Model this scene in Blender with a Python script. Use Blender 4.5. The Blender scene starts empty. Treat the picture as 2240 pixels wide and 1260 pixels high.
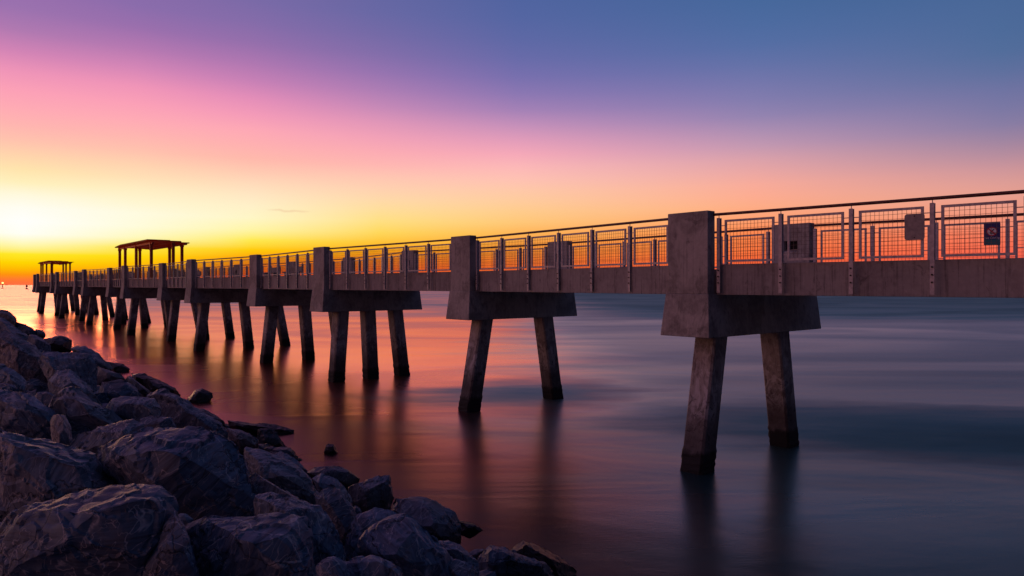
import bpy, bmesh, math, random
import numpy as np
from mathutils import Vector, Matrix, noise
random.seed(7)
sc = bpy.context.scene
COL = sc.collection
R = math.radians
# ------------------------------------------------------------------ camera
F_PX, HOR, EYE = 1521.5, 623.2, 4.65            # focal length in photo pixels, horizon row, eye height over the water
cam = bpy.data.cameras.new('camera'); cam_o = bpy.data.objects.new('camera', cam); COL.objects.link(cam_o)
cam_o.location = (0, 0, EYE); cam_o.rotation_euler = (R(90), 0, 0)
cam.sensor_width = 36; cam.lens = F_PX / 2240 * 36; cam.shift_y = -(630 - HOR) / 2240
cam.clip_start = .05; cam.clip_end = 60000
sc.camera = cam_o
sc.render.resolution_x, sc.render.resolution_y = 1024, 576
sc.view_settings.view_transform = 'Standard'; sc.view_settings.look = 'None'
sc.view_settings.exposure = 0; sc.view_settings.gamma = 1; sc.view_settings.use_curve_mapping = False
sc.cycles.max_bounces = 6

def lin(c):
    return tuple(((v / 255) / 12.92 if v / 255 <= .04045 else ((v / 255 + .055) / 1.055) ** 2.4) for v in c)

# ------------------------------------------------------------------ dusk sky
SUN_AZ = math.atan((50 - 1120) / F_PX)
COLS = {   # photo column -> (photo row, sRGB); the last two are the sky beside and behind the camera
 50:  [(-900,(70,68,112)),(-400,(186,92,118)),(0,(150,112,174)),(60,(172,120,176)),(110,(208,131,181)),(160,(240,149,184)),(215,(255,165,182)),(290,(255,186,175)),(340,(255,212,172)),(390,(255,237,180)),(430,(255,250,225)),(480,(255,255,252)),(525,(255,254,225)),(545,(255,240,95)),(565,(255,225,8)),(585,(255,192,2)),(600,(255,148,12)),(613,(255,118,52)),(623,(252,112,66))],
 300: [(-900,(68,67,112)),(-400,(174,88,117)),(0,(136,108,171)),(80,(164,114,174)),(140,(208,132,182)),(200,(245,152,184)),(260,(255,170,181)),(320,(255,190,174)),(375,(255,218,178)),(425,(255,242,200)),(480,(255,252,226)),(518,(255,249,190)),(540,(255,232,70)),(563,(255,215,8)),(588,(255,166,8)),(607,(255,116,26)),(623,(250,100,54))],
 550: [(-900,(64,66,112)),(-400,(160,84,116)),(0,(122,106,167)),(100,(152,112,172)),(170,(196,127,181)),(230,(236,147,185)),(290,(255,170,181)),(350,(255,186,172)),(400,(255,218,186)),(450,(255,240,200)),(490,(255,247,190)),(522,(255,236,88)),(540,(255,215,22)),(558,(255,172,10)),(578,(255,132,14)),(600,(255,92,24)),(623,(248,80,36))],
 830: [(-900,(54,62,108)),(-400,(128,80,122)),(0,(100,103,163)),(100,(124,108,168)),(170,(156,118,177)),(230,(196,136,183)),(290,(238,158,184)),(350,(255,178,178)),(400,(255,204,178)),(440,(255,218,168)),(480,(255,224,134)),(515,(255,212,80)),(540,(255,180,34)),(560,(255,144,24)),(585,(255,112,32)),(605,(254,88,38)),(623,(246,80,44))],
 1130:[(-900,(44,58,104)),(-400,(92,76,128)),(0,(80,100,160)),(100,(97,105,166)),(170,(121,112,174)),(230,(156,126,181)),(280,(202,146,186)),(330,(243,166,185)),(380,(255,190,182)),(430,(255,203,162)),(475,(255,204,130)),(510,(255,182,88)),(540,(255,155,56)),(570,(255,126,46)),(600,(254,98,48)),(623,(246,86,54))],
 1650:[(-900,(34,56,98)),(-400,(44,74,122)),(0,(71,104,156)),(100,(86,110,164)),(190,(120,120,172)),(250,(146,131,176)),(310,(190,150,178)),(360,(226,164,168)),(410,(250,172,152)),(460,(254,172,130)),(500,(255,142,88)),(540,(255,122,66)),(575,(255,102,56)),(600,(250,88,58)),(623,(246,88,68))],
 2190:[(-900,(32,54,94)),(-400,(40,72,112)),(0,(74,104,152)),(130,(86,110,156)),(200,(112,116,162)),(270,(136,125,164)),(320,(168,136,160)),(370,(206,150,155)),(420,(230,160,146)),(470,(240,150,125)),(520,(250,120,90)),(560,(248,100,76)),(600,(240,88,72)),(623,(236,88,80))],
 'side':[(-900,(30,48,84)),(-400,(34,54,92)),(0,(50,74,116)),(200,(62,74,114)),(350,(84,76,106)),(480,(112,82,96)),(560,(116,74,82)),(623,(96,60,72))],
 'left':[(-900,(64,64,104)),(-400,(140,82,100)),(0,(206,140,150)),(160,(240,164,160)),(300,(250,172,160)),(420,(246,160,148)),(520,(220,132,120)),(623,(165,90,92))],
 'back':[(-900,(28,42,74)),(-400,(19,32,56)),(0,(20,34,58)),(200,(22,34,56)),(350,(24,32,52)),(480,(26,30,48)),(623,(22,26,42))],
}
world = bpy.data.worlds.new("World"); sc.world = world; world.use_nodes = True
wt = world.node_tree; wt.nodes.clear()
class NT:
    def __init__(s, t): s.t = t
    def n(s, typ, ins=None, **kw):
        nd = s.t.nodes.new(typ)
        for k, v in kw.items(): setattr(nd, k, v)
        for k, v in (ins or {}).items():
            if isinstance(v, bpy.types.NodeSocket): s.t.links.new(v, nd.inputs[k])
            else: nd.inputs[k].default_value = v
        return nd
    def math(s, op, a, b=0, clamp=False):
        nd = s.n('ShaderNodeMath', {0: a, 1: b}, operation=op, use_clamp=clamp); return nd.outputs[0]
    def mix(s, f, a, b, typ='RGBA', blend='MIX'):
        nd = s.t.nodes.new('ShaderNodeMix'); nd.data_type = typ
        if typ == 'RGBA': nd.blend_type = blend
        ia, ib, o = (6, 7, 2) if typ == 'RGBA' else (2, 3, 0)
        for i, v in ((0, f), (ia, a), (ib, b)):
            if isinstance(v, bpy.types.NodeSocket): s.t.links.new(v, nd.inputs[i])
            else: nd.inputs[i].default_value = v
        return nd.outputs[o]
    def ramp(s, f, stops, interp='LINEAR'):
        nd = s.t.nodes.new('ShaderNodeValToRGB'); cr = nd.color_ramp; cr.interpolation = interp
        while len(cr.elements) < len(stops): cr.elements.new(.5)
        for e, (p, c) in zip(cr.elements, sorted(stops, key=lambda q: q[0])):
            e.position = p; e.color = c if len(c) == 4 else (*c, 1)
        s.t.links.new(f, nd.inputs[0]); return nd.outputs[0]
    def maprange(s, v, a, b, c=0, d=1, t='SMOOTHSTEP'):
        return s.n('ShaderNodeMapRange', {0: v, 1: a, 2: b, 3: c, 4: d}, interpolation_type=t).outputs[0]
W = NT(wt)
tc = W.n('ShaderNodeTexCoord')
sx = W.n('ShaderNodeSeparateXYZ', {0: tc.outputs['Generated']})
zz = W.math('SQRT', W.math('MAXIMUM', sx.outputs[2], 0.00001))
az = W.math('ARCTAN2', sx.outputs[0], sx.outputs[1])
dl = W.math('ABSOLUTE', W.math('SUBTRACT', az, SUN_AZ))
dl = W.math('MINIMUM', dl, W.math('SUBTRACT', 2 * math.pi, dl))
def elev_stops(key):
    a = math.cos(math.atan((key - 1120) / F_PX)) if isinstance(key, int) else .85
    xs, cs = [], []
    for y, c in sorted(COLS[key], key=lambda q: -q[0]):
        e = (HOR - y) / F_PX * a; e = max(e, 0)
        xs.append(math.sqrt(e / math.hypot(1, e))); cs.append(lin(c))
    xs = np.array(xs); cs = np.array(cs)
    ts = np.concatenate([np.linspace(0, .30, 12), np.linspace(.325, .62, 15), np.linspace(.68, 1, 4)])
    m = np.gradient(cs, xs, axis=0) * .8                      # smooth (hermite) resampling
    out = []
    for t in ts:
        t2 = min(max(t, xs[0]), xs[-1]); i = min(max(np.searchsorted(xs, t2) - 1, 0), len(xs) - 2)
        h = xs[i + 1] - xs[i]; k = (t2 - xs[i]) / h
        v = (2*k**3-3*k*k+1)*cs[i] + (k**3-2*k*k+k)*h*m[i] + (-2*k**3+3*k*k)*cs[i+1] + (k**3-k*k)*h*m[i+1]
        v = np.clip(v, np.minimum(cs[i], cs[i+1]), np.maximum(cs[i], cs[i+1]))
        out.append((float(t), tuple(float(q) for q in v)))
    return out
RP = {key: W.ramp(zz, elev_stops(key)) for key in COLS}
def chain(keys, angs):
    c = RP[keys[0]]
    for i in range(1, len(keys)): c = W.mix(W.maprange(dl, angs[i - 1], angs[i], t='LINEAR'), c, RP[keys[i]])
    return c
A_ = lambda k: math.atan((k - 1120) / F_PX) - SUN_AZ
right = chain([50, 300, 550, 830, 1130, 1650, 2190, 'side', 'back'], [0, A_(300), A_(550), A_(830), A_(1130), A_(1650), A_(2190), R(100), R(150)])
left = chain([50, 300, 550, 1130, 'left', 'back'], [0, R(9), R(20), R(48), R(78), R(132)])
sd_ = W.math('SUBTRACT', az, SUN_AZ)
isl = W.math('MULTIPLY', W.math('LESS_THAN', sd_, 0.0), 1.0)
isl = W.math('MAXIMUM', isl, W.math('GREATER_THAN', sd_, math.pi))
cur = W.mix(isl, right, left)
# a faint wisp of cloud low over the pier
ca, ce = math.atan((632 - 1120) / F_PX), .1008
wx = W.math('DIVIDE', W.math('SUBTRACT', az, ca), .034)
wz = W.math('DIVIDE', W.math('SUBTRACT', sx.outputs[2], ce), .0022)
wob = W.n('ShaderNodeTexNoise', {'Vector': tc.outputs['Generated'], 'Scale': 60.0, 'Detail': 3.0}).outputs[0]
wz = W.math('ADD', wz, W.math('MULTIPLY', W.math('SUBTRACT', wob, .5), 3.0))
wd = W.math('ADD', W.math('MULTIPLY', wx, wx), W.math('MULTIPLY', wz, wz))
wf = W.maprange(wd, 1.0, 0.0, 0, .42)
cur = W.mix(wf, cur, (*lin((235, 190, 150)), 1))
nish = W.n('ShaderNodeTexSky', sky_type='NISHITA', sun_disc=False, sun_elevation=R(1.0), sun_rotation=SUN_AZ)
skyadd = W.n('ShaderNodeBackground', {0: nish.outputs[0], 1: 0.004})
bg = W.n('ShaderNodeBackground', {0: cur, 1: 1.0})
add = W.n('ShaderNodeAddShader', {0: bg.outputs[0], 1: skyadd.outputs[0]})
wo = W.n('ShaderNodeOutputWorld', {0: bg.outputs[0]})
wt.nodes.remove(add); wt.nodes.remove(skyadd); wt.nodes.remove(nish)
# ------------------------------------------------------------------ the sun just under the glow
sun = bpy.data.lights.new('sun', 'SUN'); sun.energy = .6; sun.specular_factor = .15; sun.angle = R(12); sun.color = (1, .42, .18)
sun_o = bpy.data.objects.new('sun', sun); COL.objects.link(sun_o)
el = R(2.5); sd = Vector((math.sin(SUN_AZ) * math.cos(el), math.cos(SUN_AZ) * math.cos(el), math.sin(el)))
sun_o.rotation_euler = sd.to_track_quat('Z', 'Y').to_euler(); sun_o.location = (-40, 60, 30)

# ------------------------------------------------------------------ tagging and mesh helpers
def tag(o, label=None, cat=None, group=None, kind=None):
    if label: o['label'] = label
    if cat: o['category'] = cat
    if group: o['group'] = group
    if kind: o['kind'] = kind
    return o
def empty(name, loc=(0, 0, 0), rz=0, parent=None):
    o = bpy.data.objects.new(name, None); COL.objects.link(o); o.empty_display_size = .2
    o.location = loc; o.rotation_euler = (0, 0, rz); o.parent = parent; return o
class MB:
    def __init__(s): s.v, s.f = [], []
    def add(s, vs, fs):
        b = len(s.v); s.v += [tuple(q) for q in vs]; s.f += [tuple(b + i for i in q) for q in fs]; return s
    def box(s, x0, x1, y0, y1, z0, z1):
        return s.hexa([(x0,y0,z0),(x1,y0,z0),(x1,y1,z0),(x0,y1,z0)], [(x0,y0,z1),(x1,y0,z1),(x1,y1,z1),(x0,y1,z1)])
    def hexa(s, lo, hi):          # lo, hi: counter-clockwise rings seen from above
        n = len(lo); fs = [tuple(reversed(range(n))), tuple(range(n, 2 * n))]
        fs += [(i, (i + 1) % n, n + (i + 1) % n, n + i) for i in range(n)]
        return s.add(list(lo) + list(hi), fs)
    def tube(s, a, b, r, n=8):
        a, b = Vector(a), Vector(b); d = (b - a).normalized(); q = d.to_track_quat('Z', 'Y')
        ring = [q @ Vector((math.cos(t * 2 * math.pi / n + .4) * r, math.sin(t * 2 * math.pi / n + .4) * r, 0)) for t in range(n)]
        return s.hexa([a + w for w in ring], [b + w for w in ring])
    def build(s, name, mat, parent=None, bevel=0, smooth=False):
        me = bpy.data.meshes.new(name); me.from_pydata(s.v, [], s.f); me.update()
        if bevel:
            bm = bmesh.new(); bm.from_mesh(me); bmesh.ops.remove_doubles(bm, verts=bm.verts, dist=1e-5)
            bmesh.ops.bevel(bm, geom=[e for e in bm.edges if e.is_manifold and e.calc_face_angle(0) > .5], offset=bevel, segments=2, affect='EDGES', profile=.5, clamp_overlap=True)
            bm.to_mesh(me); bm.free()
        me.materials.append(mat)
        if smooth: me.polygons.foreach_set('use_smooth', [True] * len(me.polygons))
        o = bpy.data.objects.new(name, me); COL.objects.link(o); o.parent = parent; return o
def copy_tree(o, parent=None):
    c = o.copy(); COL.objects.link(c); c.parent = parent
    for ch in list(o.children): copy_tree(ch, c)
    return c

# ------------------------------------------------------------------ materials
def new_mat(name):
    m = bpy.data.materials.new(name); m.use_nodes = True; t = NT(m.node_tree)
    p = m.node_tree.nodes['Principled BSDF']; return m, t, p
def setp(t, p, **kw):
    for k, v in kw.items():
        k = k.replace('_', ' ')
        if isinstance(v, bpy.types.NodeSocket): t.t.links.new(v, p.inputs[k])
        else: p.inputs[k].default_value = v
def pos(t, sc_=(1, 1, 1), kind='Object'):
    c = t.n('ShaderNodeTexCoord') if kind == 'Object' else t.n('ShaderNodeNewGeometry')
    src = c.outputs['Object'] if kind == 'Object' else c.outputs['Position']
    return t.n('ShaderNodeMapping', {'Vector': src, 'Scale': sc_}).outputs[0]
def nz(t, vec, s, d=4, r=.55, dist=0):
    return t.n('ShaderNodeTexNoise', {'Vector': vec, 'Scale': float(s), 'Detail': float(d), 'Roughness': r, 'Distortion': float(dist)}).outputs[0]
def concrete(name, base, dark, streak=.5, blotch=.5, tide=False, bump=.25):
    m, t, p = new_mat(name)
    g = pos(t, kind='Geo')
    n1 = nz(t, g, 1.1, 6, .62, .4); n2 = nz(t, g, 9, 5, .65)
    st = nz(t, pos(t, (9, 9, .35), 'Geo'), 2.2, 4, .6)
    f = t.math('MULTIPLY', t.maprange(n1, .44, .60), blotch)
    n3 = nz(t, pos(t, (1.6, 1.6, .9), 'Geo'), 1.7, 7, .72, 1.4)
    c = t.mix(f, (*base, 1), (*dark, 1))
    c = t.mix(t.math('MULTIPLY', t.maprange(n3, .56, .64), .55), c, (*[v * .45 for v in dark], 1))
    c = t.mix(t.math('MULTIPLY', t.maprange(n3, .42, .36), .4), c, (*[min(1, v * 1.35) for v in base], 1))
    c = t.mix(t.math('MULTIPLY', t.maprange(st, .48, .72), streak), c, (*[v * .55 for v in dark], 1))
    c = t.mix(t.math('MULTIPLY', t.maprange(n2, .35, .8), .35), c, (*[min(1, v * 1.5) for v in base], 1))
    rough = .78
    if tide:      # salt bloom, scars and the dark algae band of a tidal pile
        z = t.n('ShaderNodeSeparateXYZ', {0: t.n('ShaderNodeNewGeometry').outputs['Position']}).outputs[2]
        edge = t.math('ADD', z, t.math('MULTIPLY', t.math('SUBTRACT', nz(t, pos(t, (3, 3, 1.2), 'Geo'), 2.4, 5, .7), .5), .45))
        c = t.mix(t.math('MULTIPLY', t.math('MULTIPLY', t.maprange(n3, .47, .60), t.maprange(z, .8, 1.6)), t.maprange(z, 3.6, 2.2, .25, .9)), c, (.62, .58, .60, 1))
        scar = t.math('MULTIPLY', t.maprange(nz(t, g, 3.6, 6, .7, 1.2), .56, .62), t.maprange(z, 3.2, 1.0))
        c = t.mix(t.math('MULTIPLY', scar, .75), c, (.035, .03, .035, 1))
        c = t.mix(t.maprange(edge, 1.9, .75, 0, .75), c, (.055, .042, .04, 1))
        c = t.mix(t.maprange(edge, .62, .40, 0, .97), c, (.012, .011, .012, 1))
    b = t.n('ShaderNodeBump', {'Strength': bump, 'Distance': .02, 'Height': t.math('ADD', n2, t.math('MULTIPLY', st, .6))})
    setp(t, p, Base_Color=c, Roughness=rough, Normal=b.outputs[0]); return m
M_conc = concrete('weathered_concrete', (.47, .44, .42), (.24, .22, .21), blotch=.8)
M_beam = concrete('board_marked_concrete', (.39, .365, .36), (.21, .19, .19), streak=.75, blotch=.4)
M_pile = concrete('tidal_concrete', (.40, .36, .35), (.19, .165, .165), tide=True, blotch=1.0, streak=.7)
def metal(name, col, rough=.5, met=.35):
    m, t, p = new_mat(name); g = pos(t, kind='Geo')
    n = nz(t, g, 14, 4); c = t.mix(t.maprange(n, .3, .75), (*col, 1), (*[v * .72 for v in col], 1))
    setp(t, p, Base_Color=c, Roughness=t.maprange(n, .3, .7, rough - .08, rough + .12), Metallic=met); return m
M_post = metal('galvanised_steel', (.64, .60, .62), .5, .15)
M_wire = metal('wire_steel', (.17, .13, .13), .5, .3)
M_rail = metal('dark_handrail', (.16, .05, .045), .45, .2)  # brown rail, its red tinge carries the glare of the low sky
M_bolt = metal('dark_bolt', (.03, .025, .025), .5, .5)
M_plate = metal('dull_sign_back', (.42, .38, .37), .6, .1)
M_red = metal('glare_orange_steel', (.90, .13, .03), .5, .1)  # strong orange puts the sunset glare into the steel's colour
M_roof0 = metal('glare_orange_roof', (.85, .17, .04), .45, .1)  # glare over the backlit roof put into its orange colour and translucency
def roof_mat():
    m = M_roof0; t = NT(m.node_tree); p = m.node_tree.nodes['Principled BSDF']; out = m.node_tree.nodes['Material Output']
    tr = t.n('ShaderNodeBsdfTranslucent', {'Color': (1.0, .30, .05, 1)})
    mx = t.n('ShaderNodeMixShader', {0: .7, 1: p.outputs[0], 2: tr.outputs[0]}); m.node_tree.links.new(mx.outputs[0], out.inputs[0]); return m
M_roof = roof_mat()
def flat(name, col, rough=.5, emit=0):
    m, t, p = new_mat(name); setp(t, p, Base_Color=(*col, 1), Roughness=rough)
    if emit: setp(t, p, Emission_Color=(*col, 1), Emission_Strength=emit)
    return m
M_black = flat('recess_shade_black', (.006, .006, .008), .9)

# ------------------------------------------------------------------ water, seabed
def water_mat():
    m = bpy.data.materials.new('sea_water'); m.use_nodes = True; m.node_tree.nodes.clear(); t = NT(m.node_tree)
    geo = t.n('ShaderNodeVectorMath', {0: t.n('ShaderNodeNewGeometry').outputs['Position'], 1: (3.3, 1.7, .41)}, operation='ADD').outputs[0]
    wob = t.n('ShaderNodeTexNoise', {'Vector': t.n('ShaderNodeMapping', {'Vector': geo, 'Scale': (.07, .20, 1)}).outputs[0], 'Scale': 1.0, 'Detail': 5.0, 'Roughness': .6})
    dv = t.n('ShaderNodeVectorMath', {0: wob.outputs['Color'], 1: (.5, .5, .5)}, operation='SUBTRACT').outputs[0]
    warped = t.n('ShaderNodeVectorMath', {0: dv, 1: (16, 9, 0), 2: geo}, operation='MULTIPLY_ADD').outputs[0]
    def patch(cx, cy, rx, ry, rot, soft=1.0):      # a wind-ruffled area of the sea
        mp = t.n('ShaderNodeMapping', {'Vector': warped, 'Location': (0, 0, 0)}, vector_type='POINT')
        sub = t.n('ShaderNodeVectorMath', {0: warped, 1: (cx, cy, 0)}, operation='SUBTRACT').outputs[0]
        r = t.n('ShaderNodeVectorRotate', {'Vector': sub, 'Angle': R(-rot)}, rotation_type='Z_AXIS').outputs[0]
        t.t.nodes.remove(mp)
        sc2 = t.n('ShaderNodeVectorMath', {0: r, 1: (1 / rx, 1 / ry, 0)}, operation='MULTIPLY').outputs[0]
        L = t.n('ShaderNodeVectorMath', {0: sc2}, operation='LENGTH').outputs['Value']
        return t.maprange(L, 1.7, .0)
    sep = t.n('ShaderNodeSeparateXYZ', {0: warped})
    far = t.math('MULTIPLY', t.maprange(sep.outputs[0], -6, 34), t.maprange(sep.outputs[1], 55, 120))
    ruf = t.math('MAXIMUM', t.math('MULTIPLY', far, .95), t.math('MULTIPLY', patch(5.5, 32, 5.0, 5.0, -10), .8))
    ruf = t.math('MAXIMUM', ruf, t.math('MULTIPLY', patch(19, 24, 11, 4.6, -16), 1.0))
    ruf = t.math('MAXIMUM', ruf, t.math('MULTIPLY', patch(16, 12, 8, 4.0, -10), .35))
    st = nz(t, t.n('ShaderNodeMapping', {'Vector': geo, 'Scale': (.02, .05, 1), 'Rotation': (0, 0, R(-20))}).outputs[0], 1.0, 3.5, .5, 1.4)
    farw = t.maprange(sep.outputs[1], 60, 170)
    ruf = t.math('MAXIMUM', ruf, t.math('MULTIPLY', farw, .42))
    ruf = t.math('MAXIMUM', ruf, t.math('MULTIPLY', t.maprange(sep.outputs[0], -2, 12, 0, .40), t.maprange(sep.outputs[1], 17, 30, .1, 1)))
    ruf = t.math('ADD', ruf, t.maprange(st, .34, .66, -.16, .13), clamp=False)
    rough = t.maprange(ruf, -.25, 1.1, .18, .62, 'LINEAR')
    big = nz(t, t.n('ShaderNodeMapping', {'Vector': geo, 'Scale': (.14, .36, 1)}).outputs[0], 1.0, 3, .5, .6)
    fine = nz(t, t.n('ShaderNodeMapping', {'Vector': geo, 'Scale': (5, 17, 1)}).outputs[0], 1.0, 4, .6, .2)
    h = t.math('ADD', t.math('MULTIPLY', big, .30), t.math('MULTIPLY', fine, .016))
    b = t.n('ShaderNodeBump', {'Strength': .6, 'Distance': .25, 'Height': h})
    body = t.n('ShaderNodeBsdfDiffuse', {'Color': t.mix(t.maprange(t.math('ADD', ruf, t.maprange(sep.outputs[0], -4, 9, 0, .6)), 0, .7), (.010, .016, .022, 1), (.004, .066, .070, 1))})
    gl = t.n('ShaderNodeBsdfAnisotropic', {'Color': t.mix(t.math('MAXIMUM', t.maprange(ruf, .0, .95), t.maprange(sep.outputs[0], -1, 11, 0, .72)), (1.0, .48, .38, 1), (.52, .86, .86, 1)), 'Roughness': rough, 'Normal': b.outputs[0]}, distribution='MULTI_GGX')  # reflected sky colour painted in: tint runs warm to teal by patch and position
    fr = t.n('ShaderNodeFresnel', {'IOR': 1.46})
    f = t.math('MULTIPLY', t.math('MULTIPLY', fr.outputs[0], t.math('MULTIPLY', t.mix(farw, 1.0, .70, 'FLOAT'), t.maprange(sep.outputs[0], 2, 15, 1.0, .74))), t.maprange(ruf, -.1, 1.1, 2.1, .72, 'LINEAR'), clamp=True)  # mirror strength set by hand, dimmed far off and to the right
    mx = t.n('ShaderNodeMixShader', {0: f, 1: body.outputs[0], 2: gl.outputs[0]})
    t.n('ShaderNodeOutputMaterial', {0: mx.outputs[0]}); return m
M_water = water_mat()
mb = MB()
rings = [0, 15, 30, 60, 120, 300, 900, 3000, 10000, 30000]; NS = 64
vs = [(0, 0, 0)] + [(r * math.sin(i * 2 * math.pi / NS), r * math.cos(i * 2 * math.pi / NS), 0) for r in rings[1:] for i in range(NS)]
fs = [(0, 1 + (i + 1) % NS, 1 + i) for i in range(NS)]
for k in range(len(rings) - 2):
    a, b = 1 + k * NS, 1 + (k + 1) * NS
    fs += [(a + i, a + (i + 1) % NS, b + (i + 1) % NS, b + i) for i in range(NS)]
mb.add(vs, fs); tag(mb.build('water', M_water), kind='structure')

# ------------------------------------------------------------------ pier layout: bents along a zigzag, seen from the camera
TH, AL, SP = .7061, .0659, 10.4055
U = Vector((-math.sin(TH), math.cos(TH), 0)); V = Vector((math.cos(TH), math.sin(TH), 0))
NB = 14
Bp, Dd = [Vector((4.694, 16.68, 0))], {}
for n in range(NB - 1):
    s = (-1) ** n
    Dd[n + 1] = math.cos(AL) * U + s * math.sin(AL) * V
    Bp.append(Bp[-1] + SP * Dd[n + 1])
d0 = math.cos(AL + .0439) * U - math.sin(AL + .0439) * V
Bp = [Bp[0] - SP * d0] + Bp                     # the bent just outside the right edge
SF = [5.3, 5.05, 4.95, 4.9, 6.1, 7.4, 6.1, 7.3, 6.3, 7.3, 6.3, 7.4, 6.5, 7.4, 6.4]   # inner face of the far pillars
PW, PT = 1.171, .30
Z = lambda z: z + EYE
ORD = ['off-frame', 'nearest and largest', 'second nearest', 'third nearest', 'fourth nearest', 'fifth nearest', 'sixth nearest', 'seventh nearest', 'eighth nearest', 'ninth nearest', 'tenth nearest', 'fifth farthest', 'fourth farthest', 'third farthest', 'second farthest', 'farthest']
def ordn(i):
    L = ['', 'nearest', 'second nearest', 'third nearest', 'fourth nearest', 'fifth nearest', 'sixth nearest', 'seventh nearest', 'seventh farthest', 'sixth farthest', 'fifth farthest', 'fourth farthest', 'third farthest', 'second farthest', 'farthest']
    return L[i]
ang_u = math.atan2(U.y, U.x)

# bent-local frame: x along U (away), y along V (across); an Empty rotated so that local x = U, local y = -V ... built with y = -s
def pillar_mb(niche):
    """pillar in local (r, s) with its inner face at s = 0 and its body towards -s (mirrored for the far one)"""
    z0, z1 = Z(-.222), Z(1.79); m = MB()
    xs = [0, .36, .78, PW]; zs = [z0, Z(.98), Z(1.29), z1]
    if not niche:
        return m.hexa([(0,0,z0),(PW,0,z0),(PW,PT,z0),(0,PT,z0)], [(0,0,z1),(PW,0,z1),(PW,PT,z1),(0,PT,z1)])
    vs = [(x, 0, z) for z in zs for x in xs]; fs = []
    for j in range(3):
        for i in range(3):
            a = j * 4 + i
            if (i, j) != (1, 1): fs.append((a, a + 1, a + 5, a + 4))
    b = len(vs); vs += [(xs[1], .16, zs[1] + .05), (xs[2], .16, zs[1] + .05), (xs[2], .16, zs[2]), (xs[1], .16, zs[2])]
    q = [5, 6, 10, 9]
    for i in range(4): fs.append((q[i], q[(i + 1) % 4], b + (i + 1) % 4, b + i))
    fs.append((b, b + 1, b + 2, b + 3))
    c = len(vs); vs += [(0, PT, z0), (PW, PT, z0), (PW, PT, z1), (0, PT, z1)]
    fs += [(c + 1, c, c + 3, c + 2), (0, c, c + 1, 3, 2, 1), (12, 13, 14, 15, c + 2, c + 3), (0, 4, 8, 12, c + 3, c), (3, c + 1, c + 2, 15, 11, 7)]
    return m.add(vs, fs)
def to_bent(m, n, flip, s0):
    """map local (r, s, z) to the world at bent n; flip -> body grows towards -V"""
    o = Bp[n]
    sg = -1 if flip else 1
    m.v = [tuple(o + U * x + V * (s0 + sg * y) + Vector((0, 0, z))) for x, y, z in m.v]
    m.f = [tuple(reversed(q)) for q in m.f] if sg > 0 else m.f
    return m
mc = M_conc
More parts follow.
